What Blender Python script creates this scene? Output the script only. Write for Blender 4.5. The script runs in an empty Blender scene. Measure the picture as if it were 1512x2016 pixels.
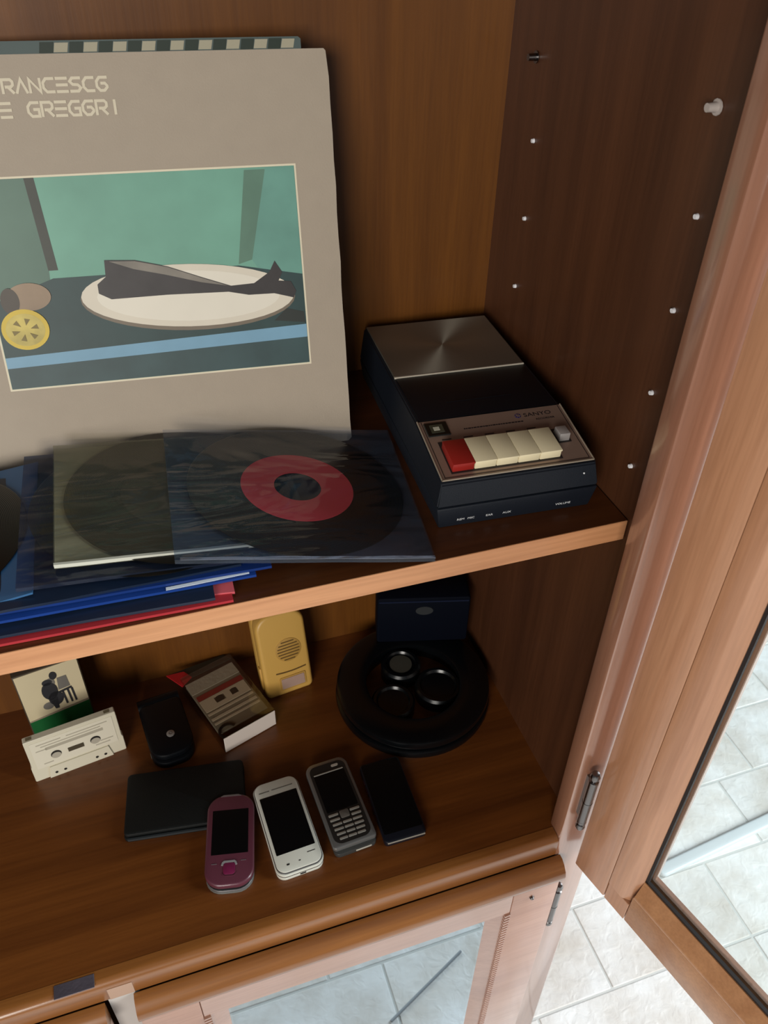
import bpy, bmesh, math, random
from mathutils import Matrix, Vector, noise
random.seed(7)
SC = bpy.context.scene
COL = SC.collection
PI = math.pi

def srgb(r, g, b, a=1.0):
    f = lambda c: (c/255/12.92) if c/255 <= .04045 else ((c/255+.055)/1.055)**2.4
    return (f(r), f(g), f(b), a)

# ------------------------------------------------------------------ camera
cam_d = bpy.data.cameras.new('camera')
cam = bpy.data.objects.new('camera', cam_d); COL.objects.link(cam)
RT = Vector((0.9486913, -0.3156339, 0.0189749))
DN = Vector((-0.1829407, -0.5968249, -0.7812380))
FW = Vector((0.2579099, 0.7376824, -0.6239448))
cam.matrix_world = Matrix(((RT.x, -DN.x, -FW.x, -0.359221), (RT.y, -DN.y, -FW.y, -0.422041),
                           (RT.z, -DN.z, -FW.z, 0.415360), (0, 0, 0, 1)))
cam_d.sensor_fit = 'HORIZONTAL'; cam_d.sensor_width = 36.0
cam_d.lens = 36.0*1603.78/1512
cam_d.clip_start = 0.02
cam_d.dof.use_dof = True; cam_d.dof.focus_distance = 0.72; cam_d.dof.aperture_fstop = 22
SC.camera = cam

# ------------------------------------------------------------------ light
wd = bpy.data.worlds.new('room_light'); SC.world = wd; wd.use_nodes = True
bg = wd.node_tree.nodes['Background']
bg.inputs[0].default_value = (0.86, 0.94, 1.0, 1); bg.inputs[1].default_value = 0.16

def area(name, loc, target, sx, sy, power, color):
    l = bpy.data.lights.new(name, 'AREA'); l.shape = 'RECTANGLE'; l.size = sx; l.size_y = sy
    l.energy = power; l.color = color
    o = bpy.data.objects.new(name, l); COL.objects.link(o); o.location = loc
    d = Vector(target)-Vector(loc)
    o.rotation_euler = d.to_track_quat('-Z', 'Y').to_euler()
    return o
area('window_daylight', (-1.9, -2.7, 0.60), (-.3, .1, -.1), 1.4, 1.4, 88, (1.0, 0.95, 0.88))
area('balcony_daylight', (2.6, -1.2, 0.9), (.6, .1, -1.1), 1.4, 2.0, 182, (0.90, 0.96, 1.0))
SC.view_settings.view_transform = 'Standard'; SC.view_settings.look = 'None'
SC.view_settings.gamma = 1.0; SC.view_settings.use_curve_mapping = False
SC.view_settings.exposure = 0.0

# ------------------------------------------------------------------ helpers
class MB:
    """collects shapes in one bmesh"""
    def __init__(s, M=None): s.bm = bmesh.new(); s.M = M or Matrix.Identity(4); s.mi = 0
    def _add(s, verts, faces):
        vs = [s.bm.verts.new(s.M @ Vector(v)) for v in verts]
        out = []
        for f in faces:
            try:
                fc = s.bm.faces.new([vs[i] for i in f]); fc.material_index = s.mi; out.append(fc)
            except ValueError: pass
        return vs, out
    def box(s, x0, x1, y0, y1, z0, z1, bev=0.0, seg=2):
        v = [(x0,y0,z0),(x1,y0,z0),(x1,y1,z0),(x0,y1,z0),(x0,y0,z1),(x1,y0,z1),(x1,y1,z1),(x0,y1,z1)]
        return s.hexa(v, bev, seg)
    def hexa(s, v, bev=0.0, seg=2):
        f = [(0,3,2,1),(4,5,6,7),(0,1,5,4),(1,2,6,5),(2,3,7,6),(3,0,4,7)]
        vs, fs = s._add(v, f)
        if bev > 0:
            es = list({e for q in fs for e in q.edges})
            bmesh.ops.bevel(s.bm, geom=es, offset=bev, segments=seg, affect='EDGES', profile=.5)
        return s
    def prism(s, outline, lo, hi, axis='z', top=None, bev=0.0, seg=2):
        """outline: 2-D loop; extruded lo..hi along axis; axis z:(x,y) y:(x,z) x:(y,z); top = other outline at hi"""
        def P(a, b, c): return {'z': (a,b,c), 'y': (a,c,b), 'x': (c,a,b)}[axis]
        n = len(outline); top = top or outline
        v = [P(a,b,lo) for a, b in outline]+[P(a,b,hi) for a, b in top]
        f = [tuple(range(n))[::-1], tuple(range(n, 2*n))]+[(i, (i+1) % n, n+(i+1) % n, n+i) for i in range(n)]
        vs, fs = s._add(v, f)
        bmesh.ops.recalc_face_normals(s.bm, faces=fs)
        if bev > 0:
            es = [e for e in {e for q in fs[:2] for e in q.edges}]
            bmesh.ops.bevel(s.bm, geom=es, offset=bev, segments=seg, affect='EDGES', profile=.5)
        return s
    def rrect(s, x0, x1, y0, y1, z0, z1, r, bev=0.0, n=6, seg=2):
        return s.prism(rr(x0, x1, y0, y1, r, n), z0, z1, 'z', bev=bev, seg=seg)
    def lathe(s, prof, c=(0,0,0), n=48, closed=False):
        """prof: (radius, z) list, revolved about z at c; closed joins last to first"""
        vs = []
        for i in range(n):
            a = 2*PI*i/n
            vs += [(c[0]+r*math.cos(a), c[1]+r*math.sin(a), c[2]+z) for r, z in prof]
        m = len(prof); f = []
        for i in range(n):
            j = (i+1) % n
            for k in range(m if closed else m-1):
                l = (k+1) % m
                f.append((i*m+k, j*m+k, j*m+l, i*m+l))
        v, fs = s._add(vs, f)
        bmesh.ops.remove_doubles(s.bm, verts=v, dist=1e-7)
        return s
    def cyl(s, p0, p1, r, n=16, r1=None):
        p0, p1 = Vector(p0), Vector(p1); d = (p1-p0).normalized()
        a = d.orthogonal().normalized(); b = d.cross(a); r1 = r if r1 is None else r1
        v = [p0+r*(math.cos(2*PI*i/n)*a+math.sin(2*PI*i/n)*b) for i in range(n)]
        v += [p1+r1*(math.cos(2*PI*i/n)*a+math.sin(2*PI*i/n)*b) for i in range(n)]
        f = [tuple(range(n))[::-1], tuple(range(n, 2*n))]+[(i, (i+1) % n, n+(i+1) % n, n+i) for i in range(n)]
        s._add(v, f); return s
    def ball(s, c, r, n=12, sz=1.0):
        prof = [(r*math.sin(PI*k/8), -r*sz*math.cos(PI*k/8)) for k in range(9)]
        return s.lathe(prof, c, n)
    def poly(s, pts):
        s._add(pts, [tuple(range(len(pts)))]); return s
    def stroke(s, pts, w, z, h):
        """flat mitred ribbon of width w through 2-D pts, in the local xy plane from z to z+h"""
        P = [Vector(p) for p in pts]; L, R = [], []
        for i, p in enumerate(P):
            d0 = (p-P[i-1]).normalized() if i else None
            d1 = (P[i+1]-p).normalized() if i < len(P)-1 else None
            t = (d0+d1).normalized() if d0 is not None and d1 is not None and (d0+d1).length > 1e-6 else (d1 if d0 is None else d0)
            q = p.copy()
            if d0 is None: q = p-d1*w*.3
            if d1 is None: q = p+d0*w*.3
            nn = Vector((-t.y, t.x)); k = 1.0
            if d0 is not None and d1 is not None: k = 1/max(.45, nn.dot(Vector((-d1.y, d1.x))))
            L.append(q+nn*w/2*k); R.append(q-nn*w/2*k)
        for i in range(len(P)-1):
            s.prism([tuple(R[i]), tuple(R[i+1]), tuple(L[i+1]), tuple(L[i])], z, z+h)
        return s
    def grid(s, fn, nu, nv, closed_bottom=None):
        """fn(u,v)->top point; closed_bottom: thickness downwards, makes a closed thin sheet"""
        top = [fn(i/nu, j/nv) for j in range(nv+1) for i in range(nu+1)]
        N = len(top); w = nu+1
        f = [(j*w+i, j*w+i+1, (j+1)*w+i+1, (j+1)*w+i) for j in range(nv) for i in range(nu)]
        v = list(top)
        if closed_bottom:
            v += [(p[0], p[1], p[2]-closed_bottom) for p in top]
            f += [tuple(N+k for k in q)[::-1] for q in f[:nu*nv]]
            ring = [i for i in range(w)]+[j*w+nu for j in range(1, nv+1)]+[nv*w+i for i in range(nu-1, -1, -1)]+[j*w for j in range(nv-1, 0, -1)]
            for a, b in zip(ring, ring[1:]+ring[:1]): f.append((a, N+a, N+b, b))
        s._add(v, f); return s
    def build(s, name, mat, parent=None, smooth=35, mats=None):
        me = bpy.data.meshes.new(name)
        s.bm.normal_update(); s.bm.to_mesh(me); s.bm.free()
        for m in (mats or [mat]): me.materials.append(m)
        if smooth:
            me.shade_smooth(); me.set_sharp_from_angle(angle=math.radians(smooth))
        o = bpy.data.objects.new(name, me); COL.objects.link(o)
        if parent is not None: o.parent = parent
        return o

def rr(x0, x1, y0, y1, r, n=6):
    if not isinstance(r, (tuple, list)): r = (r,)*4
    out = []
    for (cx, cy, a0, q) in ((x1, y1, 0, r[0]), (x0, y1, 90, r[1]), (x0, y0, 180, r[2]), (x1, y0, 270, r[3])):
        ccx = cx-q if cx == x1 else cx+q; ccy = cy-q if cy == y1 else cy+q
        for k in range(n+1):
            a = math.radians(a0+90*k/n); out.append((ccx+q*math.cos(a), ccy+q*math.sin(a)))
    return out

def tag(o, label=None, cat=None, group=None, kind=None):
    if label: o['label'] = label
    if cat: o['category'] = cat
    if group: o['group'] = group
    if kind: o['kind'] = kind
    return o
def thing(name, label, cat, M=None, group=None):
    o = bpy.data.objects.new(name, None); COL.objects.link(o); o.empty_display_size = .02
    if M is not None: o.matrix_world = M
    return tag(o, label, cat, group)
def pose(x, y, z, yaw=0, pitch=0, roll=0):
    return Matrix.Translation((x, y, z)) @ Matrix.Rotation(yaw, 4, 'Z') @ Matrix.Rotation(pitch, 4, 'X') @ Matrix.Rotation(roll, 4, 'Y')

def text_obj(name, body, size, M, mat, parent, depth=.0001, align='LEFT', squash=1.0):
    cu = bpy.data.curves.new(name, 'FONT'); cu.body = body; cu.size = size; cu.extrude = depth/2
    cu.align_x = align; cu.resolution_u = 3
    t = bpy.data.objects.new(name, cu); COL.objects.link(t)
    bpy.context.view_layer.update()
    dg = bpy.context.evaluated_depsgraph_get()
    me = bpy.data.meshes.new_from_object(t.evaluated_get(dg))
    bpy.data.objects.remove(t)
    me.transform(M @ Matrix.Diagonal((squash, 1, 1, 1)))
    me.materials.clear(); me.materials.append(mat); me.name = name
    o = bpy.data.objects.new(name, me); COL.objects.link(o); o.parent = parent
    return o

# ------------------------------------------------------------------ materials
def new_mat(name):
    m = bpy.data.materials.new(name); m.use_nodes = True
    nt = m.node_tree; return m, nt, nt.nodes['Principled BSDF']
def plain(name, col, rough=.5, metal=0.0, spec=.5, bump=0.0, bscale=400, var=0.0, coat=0.0):
    m, nt, b = new_mat(name)
    b.inputs['Base Color'].default_value = col; b.inputs['Roughness'].default_value = rough
    b.inputs['Metallic'].default_value = metal; b.inputs['Specular IOR Level'].default_value = spec
    b.inputs['Coat Weight'].default_value = coat
    if bump or var:
        tc = nt.nodes.new('ShaderNodeTexCoord'); nz = nt.nodes.new('ShaderNodeTexNoise')
        nz.inputs['Scale'].default_value = bscale; nz.inputs['Detail'].default_value = 4
        nt.links.new(tc.outputs['Object'], nz.inputs['Vector'])
        if bump:
            bp = nt.nodes.new('ShaderNodeBump'); bp.inputs['Strength'].default_value = bump; bp.inputs['Distance'].default_value = .001
            nt.links.new(nz.outputs['Fac'], bp.inputs['Height']); nt.links.new(bp.outputs['Normal'], b.inputs['Normal'])
        if var:
            n2 = nt.nodes.new('ShaderNodeTexNoise'); n2.inputs['Scale'].default_value = bscale/12; n2.inputs['Detail'].default_value = 6
            nt.links.new(tc.outputs['Object'], n2.inputs['Vector'])
            mx = nt.nodes.new('ShaderNodeMix'); mx.data_type = 'RGBA'
            mx.inputs['A'].default_value = tuple(c*(1-var) for c in col[:3])+(1,); mx.inputs['B'].default_value = tuple(min(1, c*(1+var)) for c in col[:3])+(1,)
            nt.links.new(n2.outputs['Fac'], mx.inputs['Factor']); nt.links.new(mx.outputs['Result'], b.inputs['Base Color'])
    return m
def wood(name, light, dark, axis='x', rough=.35, coat=.2, scale=1.0, spec=.5, ior=1.5):
    m, nt, b = new_mat(name)
    tc = nt.nodes.new('ShaderNodeTexCoord'); mp = nt.nodes.new('ShaderNodeMapping')
    s = {'x': (1.2, 26, 26), 'y': (26, 1.2, 26), 'z': (26, 26, 1.2)}[axis]
    mp.inputs['Scale'].default_value = tuple(k*scale for k in s)
    nt.links.new(tc.outputs['Object'], mp.inputs['Vector'])
    n1 = nt.nodes.new('ShaderNodeTexNoise'); n1.inputs['Scale'].default_value = 1.6; n1.inputs['Detail'].default_value = 8; n1.inputs['Distortion'].default_value = .5
    nt.links.new(mp.outputs['Vector'], n1.inputs['Vector'])
    n2 = nt.nodes.new('ShaderNodeTexNoise'); n2.inputs['Scale'].default_value = 14; n2.inputs['Detail'].default_value = 3
    nt.links.new(mp.outputs['Vector'], n2.inputs['Vector'])
    rp = nt.nodes.new('ShaderNodeValToRGB'); rp.color_ramp.elements[0].position = .32; rp.color_ramp.elements[1].position = .70
    rp.color_ramp.elements[0].color = dark; rp.color_ramp.elements[1].color = light
    nt.links.new(n1.outputs['Fac'], rp.inputs['Fac'])
    mx = nt.nodes.new('ShaderNodeMix'); mx.data_type = 'RGBA'; mx.blend_type = 'MULTIPLY'
    r2 = nt.nodes.new('ShaderNodeValToRGB'); r2.color_ramp.elements[0].color = (.86, .84, .82, 1); r2.color_ramp.elements[0].position = .35; r2.color_ramp.elements[1].position = .6
    nt.links.new(n2.outputs['Fac'], r2.inputs['Fac'])
    mx.inputs['Factor'].default_value = .8
    nt.links.new(rp.outputs['Color'], mx.inputs['A']); nt.links.new(r2.outputs['Color'], mx.inputs['B'])
    nt.links.new(mx.outputs['Result'], b.inputs['Base Color'])
    bp = nt.nodes.new('ShaderNodeBump'); bp.inputs['Strength'].default_value = .06; bp.inputs['Distance'].default_value = .001
    nt.links.new(n2.outputs['Fac'], bp.inputs['Height']); nt.links.new(bp.outputs['Normal'], b.inputs['Normal'])
    b.inputs['Roughness'].default_value = rough; b.inputs['Coat Weight'].default_value = coat; b.inputs['Coat Roughness'].default_value = .14; b.inputs['Coat IOR'].default_value = ior
    b.inputs['Specular IOR Level'].default_value = spec
    return m
def front_only(nt, sock):
    """surface reflection happens once, where the ray enters the pane"""
    ge = nt.nodes.new('ShaderNodeNewGeometry'); iv = nt.nodes.new('ShaderNodeMath'); iv.operation = 'SUBTRACT'; iv.inputs[0].default_value = 1.0
    mu = nt.nodes.new('ShaderNodeMath'); mu.operation = 'MULTIPLY'
    nt.links.new(ge.outputs['Backfacing'], iv.inputs[1]); nt.links.new(iv.outputs[0], mu.inputs[0]); nt.links.new(sock, mu.inputs[1])
    return mu.outputs[0]
def glass_mat(name, tint, mirror=0.0, fres=1.45, rough=.01, gcol=(1, 1, 1, 1)):
    m, nt, b = new_mat(name); nt.nodes.remove(b); out = nt.nodes['Material Output']
    tr = nt.nodes.new('ShaderNodeBsdfTransparent'); tr.inputs[0].default_value = tint
    gl = nt.nodes.new('ShaderNodeBsdfGlossy'); gl.inputs['Roughness'].default_value = rough; gl.inputs[0].default_value = gcol
    fr = nt.nodes.new('ShaderNodeFresnel'); fr.inputs['IOR'].default_value = fres
    ad = nt.nodes.new('ShaderNodeMath'); ad.operation = 'ADD'; ad.use_clamp = True; ad.inputs[1].default_value = mirror
    nt.links.new(fr.outputs[0], ad.inputs[0])
    mx = nt.nodes.new('ShaderNodeMixShader'); nt.links.new(front_only(nt, ad.outputs[0]), mx.inputs[0])
    nt.links.new(tr.outputs[0], mx.inputs[1]); nt.links.new(gl.outputs[0], mx.inputs[2]); nt.links.new(mx.outputs[0], out.inputs['Surface'])
    return m
def film_mat(name, tint, haze, hazecol, rough=.12, wr=.5, scale=22):
    """clear plastic film: see-through, a little milky, glossy and wrinkled"""
    m, nt, b = new_mat(name); nt.nodes.remove(b); out = nt.nodes['Material Output']
    tc = nt.nodes.new('ShaderNodeTexCoord'); mp = nt.nodes.new('ShaderNodeMapping'); mp.inputs['Scale'].default_value = (1, 2.2, 1)
    mp.inputs['Rotation'].default_value = (0, 0, .5)
    nt.links.new(tc.outputs['Object'], mp.inputs['Vector'])
    nz = nt.nodes.new('ShaderNodeTexNoise'); nz.inputs['Scale'].default_value = scale; nz.inputs['Detail'].default_value = 2.5; nz.inputs['Distortion'].default_value = 1.2
    nt.links.new(mp.outputs['Vector'], nz.inputs['Vector'])
    bp = nt.nodes.new('ShaderNodeBump'); bp.inputs['Strength'].default_value = wr; bp.inputs['Distance'].default_value = .025
    nt.links.new(nz.outputs['Fac'], bp.inputs['Height'])
    tr = nt.nodes.new('ShaderNodeBsdfTransparent'); tr.inputs[0].default_value = tint
    df = nt.nodes.new('ShaderNodeBsdfDiffuse'); df.inputs[0].default_value = hazecol
    gl = nt.nodes.new('ShaderNodeBsdfGlossy'); gl.inputs['Roughness'].default_value = rough
    nt.links.new(bp.outputs['Normal'], gl.inputs['Normal']); nt.links.new(bp.outputs['Normal'], df.inputs['Normal'])
    m1 = nt.nodes.new('ShaderNodeMixShader'); m1.inputs[0].default_value = haze
    nt.links.new(tr.outputs[0], m1.inputs[1]); nt.links.new(df.outputs[0], m1.inputs[2])
    fr = nt.nodes.new('ShaderNodeFresnel'); fr.inputs['IOR'].default_value = 1.36; nt.links.new(bp.outputs['Normal'], fr.inputs['Normal'])
    m2 = nt.nodes.new('ShaderNodeMixShader'); nt.links.new(front_only(nt, fr.outputs[0]), m2.inputs[0])
    nt.links.new(m1.outputs[0], m2.inputs[1]); nt.links.new(gl.outputs[0], m2.inputs[2]); nt.links.new(m2.outputs[0], out.inputs['Surface'])
    return m

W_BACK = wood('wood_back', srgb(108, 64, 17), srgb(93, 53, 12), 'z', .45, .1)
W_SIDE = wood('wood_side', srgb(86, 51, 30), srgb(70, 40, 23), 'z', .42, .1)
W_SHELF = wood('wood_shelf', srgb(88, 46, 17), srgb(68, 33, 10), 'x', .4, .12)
W_BOARD = wood('wood_board', srgb(112, 62, 22), srgb(86, 44, 13), 'x', .36, .2)
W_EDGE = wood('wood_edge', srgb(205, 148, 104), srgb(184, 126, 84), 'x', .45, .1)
W_FRAME = wood('wood_frame', srgb(160, 114, 90), srgb(140, 96, 75), 'z', .3, 1.0, ior=1.75)
W_DOOR = wood('wood_door', srgb(192, 142, 108), srgb(172, 121, 88), 'z', .38, .6)
W_RAIL = wood('wood_rail', srgb(184, 132, 88), srgb(164, 112, 70), 'x', .38, .6)
W_LIP = wood('wood_lip', srgb(138, 86, 40), srgb(112, 66, 28), 'x', .3, .6)
W_LOWER = wood('wood_lower_door', srgb(164, 122, 102), srgb(147, 104, 86), 'x', .3, 1.0, ior=1.7)
BLACK = plain('black_plastic', srgb(16, 17, 19), .45)
NAVY = plain('navy_plastic', srgb(10, 18, 29), .55, bump=.15, bscale=900)
GASKET = plain('gasket_rubber', srgb(30, 20, 18), .7)
CHROME = plain('dark_chrome', srgb(120, 118, 118), .22, 1.0)
GLASS = glass_mat('clear_glass', (.93, .97, .97, 1))
DGLASS = glass_mat('coated_glass', (.35, .42, .45, 1), .42, gcol=(.80, .93, 1, 1))

# ------------------------------------------------------------------ setting: floor of stone tiles, wall behind
FZ = -1.156
H = 0.3965
def stone():
    m, nt, b = new_mat('stone_tile')
    tc = nt.nodes.new('ShaderNodeTexCoord'); oi = nt.nodes.new('ShaderNodeObjectInfo')
    ad = nt.nodes.new('ShaderNodeVectorMath'); ad.operation = 'ADD'
    sc = nt.nodes.new('ShaderNodeVectorMath'); sc.operation = 'SCALE'; sc.inputs['Scale'].default_value = 17.0
    cb = nt.nodes.new('ShaderNodeCombineXYZ')
    for k in range(3): nt.links.new(oi.outputs['Random'], cb.inputs[k])
    nt.links.new(cb.outputs[0], sc.inputs[0]); nt.links.new(tc.outputs['Object'], ad.inputs[0]); nt.links.new(sc.outputs[0], ad.inputs[1])
    n1 = nt.nodes.new('ShaderNodeTexNoise'); n1.inputs['Scale'].default_value = 9; n1.inputs['Detail'].default_value = 7; n1.inputs['Roughness'].default_value = .6
    n2 = nt.nodes.new('ShaderNodeTexNoise'); n2.inputs['Scale'].default_value = 45; n2.inputs['Detail'].default_value = 5; n2.inputs['Distortion'].default_value = .8
    for n in (n1, n2): nt.links.new(ad.outputs[0], n.inputs['Vector'])
    rp = nt.nodes.new('ShaderNodeValToRGB'); e = rp.color_ramp.elements
    e[0].position = .3; e[0].color = srgb(198, 190, 180); e[1].position = .70; e[1].color = srgb(232, 232, 231)
    nt.links.new(n1.outputs['Fac'], rp.inputs['Fac'])
    hs = nt.nodes.new('ShaderNodeHueSaturation'); nt.links.new(rp.outputs['Color'], hs.inputs['Color'])
    mr = nt.nodes.new('ShaderNodeMapRange'); mr.inputs['To Min'].default_value = .93; mr.inputs['To Max'].default_value = 1.06
    nt.links.new(oi.outputs['Random'], mr.inputs['Value']); nt.links.new(mr.outputs[0], hs.inputs['Value'])
    nt.links.new(hs.outputs[0], b.inputs['Base Color'])
    bp = nt.nodes.new('ShaderNodeBump'); bp.inputs['Strength'].default_value = .5; bp.inputs['Distance'].default_value = .004
    nt.links.new(n2.outputs['Fac'], bp.inputs['Height']); nt.links.new(bp.outputs['Normal'], b.inputs['Normal'])
    b.inputs['Roughness'].default_value = .42
    return m
STONE = stone()
fl = MB().box(-1.6, 2.3, -2.0, 2.2, FZ-.05, FZ-.0014).build('floor', plain('grout', srgb(196, 196, 192), .9), smooth=0)
tag(fl, 'pale stone tiled floor seen below and through the open glass door', 'floor', kind='structure')
PY, PX, GAP = .1515, .30, .0042
joint = {-1: .55, 0: .25, 1: .394, 2: .49, 3: .67, 4: .55, 5: .62}
tile_mesh = {}
def tile(x0, x1, y0, y1):
    key = (round(x1-x0, 4), round(y1-y0, 4))
    w, d = x1-x0-GAP, y1-y0-GAP
    if key not in tile_mesh:
        b = MB(); b.box(-w/2, w/2, -d/2, d/2, -.006, 0, .0012, 1)
        o = b.build('tile', STONE, fl, smooth=0); tile_mesh[key] = o.data
    else:
        o = bpy.data.objects.new('tile', tile_mesh[key]); COL.objects.link(o); o.parent = fl
    o.location = ((x0+x1)/2, (y0+y1)/2, FZ+random.uniform(-.0006, .0006))
for r in range(-10, 12):
    y0 = .0157+PY*r
    off = joint.get(r, (.07+.1*((r*7) % 3)))
    xs = [off+PX*k for k in range(-12, 12)]
    if r == -1: xs = [x for x in xs if abs(x-.25) > .01]; xs.append(.10); xs = sorted(x for x in xs if abs(x+.05) > .01)
    for a, b_ in zip(xs[:-1], xs[1:]):
        if b_ < -1.1 or a > 1.9: continue
        tile(a, b_, y0, y0+PY)
wb = MB().box(-2.2, .05, .36, .46, FZ, 1.5).build('wall_back', plain('white_plaster', srgb(222, 220, 214), .9, bump=.2, bscale=60), smooth=0)
tag(wb, 'white plaster wall standing behind the cabinet', 'wall', kind='structure')

# ------------------------------------------------------------------ cabinet
XS, YS, YA, D = -0.0209, -0.0478, -0.0263, 0.3028
TOP, LEFT, BOT = 0.72, -1.03, FZ+.04
cab = thing('cabinet', 'open brown wooden cabinet whose glazed door is swung wide open on the right', 'cabinet')
def cpart(mb, name, mat, parent=cab, **k): return mb.build(name, mat, parent, **k)
cpart(MB().box(0, .027, YA, .312, BOT, TOP, .0008, 1), 'side_panel', W_SIDE)
cpart(MB().box(LEFT-.027, LEFT, YA, .312, BOT, TOP, .0008, 1), 'side_panel', W_SIDE)
cpart(MB().box(LEFT, 0, D, D+.006, BOT, TOP), 'back_panel', W_BACK)
cpart(MB().box(LEFT-.04, .04, YS-.02, .312, TOP, TOP+.022, .004), 'top_panel', W_SHELF)
cpart(MB().box(XS, .027, YS, YA, BOT, TOP, .0022, 2), 'stile', W_FRAME)
cpart(MB().box(LEFT-.027, LEFT+.021, YS, YA, BOT, TOP, .0022, 2), 'stile', W_FRAME)
cpart(MB().box(LEFT, 0, -.033, D, -H-.020, -H), 'bottom_board', W_BOARD)
# rounded front lip of the bottom board: quarter-round upper edge
lip = [(-.033, -H-.030), (-.033, -H+.0003), (-.041, -H+.0003)]
lip += [(-.041-.0075*math.sin(math.radians(a)), -H-.0072+.0075*math.cos(math.radians(a))) for a in range(15, 91, 15)]
lip += [(-.0485, -H-.030)]
cpart(MB().prism(lip, LEFT+.021, XS-.0006, 'x'), 'front_lip', W_LIP)
cpart(MB().box(LEFT, 0, -.03, D, BOT, BOT+.02), 'lower_floor', W_SHELF)
cpart(MB().box(LEFT-.01, .012, -.038, .30, FZ, BOT), 'plinth', W_FRAME)
cpart(MB().box(-.492, -.468, -.0478, -.030, BOT+.02, -H-.031), 'centre_post', plain('edge_reflection_grey', srgb(176, 168, 162), .5))  # pale grey stands for light reflected off the door edge
for (y, z) in ((.0185, .3045), (.012, .2417), (.0112, .1778), (.0119, .1126), (.0142, .0448), (.2534, .2926), (.2407, .2312), (.2386, .1659), (.2408, .1011)):
    big = z > .28
    m = MB().cyl((.0005, y, z), (-.008 if big else -.0022, y, z), .0030 if big else .0021, 12, .0026 if big else .0016)
    if big: m.cyl((-.0004, y, z), (-.0012, y, z), .0048, 12)
    p = cpart(m, 'shelf_peg', (CHROME if y > .1 else plain('clear_peg', srgb(176, 166, 160), .3)) if big else plain('white_peg', srgb(232, 232, 236), .4))
    if big: p['label'] = 'long shelf peg sticking out of the side'
GAP_GLINT = plain('pale_gap_glint', srgb(164, 132, 112), .6)  # pale colour imitates light from the door gap reflected on the lip
tag(cpart(MB().box(-.4895, -.4670, -.0492, -.0484, -H-.030, -H-.0095, .0002, 1), 'gap_reflection', GAP_GLINT), 'painted pale reflection of gap light on the front lip')
mg = MB(); mg.box(-.5335, -.4980, -.0475, -.0350, -H, -H+.0009, .0003, 1)
tag(cpart(mg, 'catch_plate', plain('tarnished_steel', srgb(84, 76, 84), .5, .4, bump=.4, bscale=300, var=.4)), 'tarnished metal door catch plate')

def hinge(parent, x, y, z0, z1, r, mat):
    h = MB(); c = (z0+z1)/2
    h.cyl((x, y, z0+.016), (x, y, z1-.016), r, 20)
    for zz, sgn in ((z0, 1), (z1, -1)):
        h.lathe([(0, 0), (r*.75, .001), (r*1.05, .005), (r*.9, .009), (r*.55, .0105), (r*.55, .0120), (r*1.02, .013), (r*1.02, .016), (0, .0162)] if sgn > 0 else
                [(0, 0), (r*.75, -.001), (r*1.05, -.005), (r*.9, -.009), (r*.55, -.0105), (r*.55, -.0120), (r*1.02, -.013), (r*1.02, -.016), (0, -.0162)], (x, y, zz), 20)
    h.cyl((x, y, c-.0006), (x, y, c+.0006), r*1.06, 20)
    h.box(x-.0012, x+.0012, y, y+.012, z0+.016, z1-.016)
    return h.build('hinge', mat, parent)
# --- upper right glazed door, swung open about 104 degrees
Md = Matrix(((.2504, .9681, 0, -.0022), (-.9681, .2504, 0, -.0600), (0, 0, 1, 0), (0, 0, 0, 1)))   # local: x along door, y through its thickness, z up
door = bpy.data.objects.new('door', None); COL.objects.link(door); door.parent = cab
door['label'] = 'open glazed door'
DW, DZ0, DZ1, TH = .478, -.4365, .700, .022
def dbox(*a, **k): return MB(Md).box(*a, **k)
for flip in (0, 1):
    fx = (lambda a: a) if not flip else (lambda a: DW-a)
    def bx(a0, a1, *r, **k):
        a, b_ = sorted((fx(a0), fx(a1))); return MB(Md).box(a, b_, *r, **k)
    m = bx(0, .0435, 0, TH, DZ0, DZ1, bev=.002)
    a, b_ = sorted((fx(.0440), fx(.0713))); m.box(a, b_, .0005, TH, DZ0, DZ0+.030, .0005, 1); m.box(a, b_, .0005, TH, DZ1-.03, DZ1, .0005, 1)
    m.build('door_stile', W_DOOR, door)
    prof = [(.0440, .0), (.0610, -.0006), (.0632, .0006), (.0725, .0075), (.0735, .0085), (.0735, TH), (.0440, TH)]
    prof = [(fx(p), q) for p, q in prof]
    MB(Md).prism(prof, DZ0+.0305, DZ1-.0305, 'z').build('glazing_bead', W_DOOR, door)
for (za, zb, s) in ((DZ0, DZ0+.0465, 1), (DZ1, DZ1-.0465, -1)):
    lo, hi = sorted((za, zb))
    MB(Md).box(.0718, DW-.0718, .0006, TH, lo, hi, .0015).build('door_rail', W_RAIL, door)
    z0 = zb
    prof = [(.0006, z0), (.0002, z0+s*.002), (.0010, z0+s*.004), (.0085, z0+s*.0245), (TH, z0+s*.0245), (TH, z0)]
    MB(Md).prism(prof, .0735, DW-.0735, 'x').build('glazing_bead', W_RAIL, door)
gz0, gz1 = DZ0+.0710, DZ1-.0710
g = MB(Md)
for b in ((.0735, .0765, gz0, gz1), (DW-.0765, DW-.0735, gz0, gz1), (.0735, DW-.0735, gz0, gz0+.003), (.0735, DW-.0735, gz1-.003, gz1)):
    g.box(b[0], b[1], .0095, .0125, b[2], b[3])
g.build('gasket', GASKET, door)
fr2 = MB(Md)          # outer glazing rebate, seen through the glass as a thin pinkish line
for b in ((.0735, .0785, gz0, gz1), (DW-.0785, DW-.0735, gz0, gz1), (.0735, DW-.0735, gz0, gz0+.005), (.0735, DW-.0735, gz1-.005, gz1)):
    fr2.box(b[0], b[1], .0170, TH, b[2], b[3], .0006, 1)
fr2.build('outer_rebate', W_FRAME, door)
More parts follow.
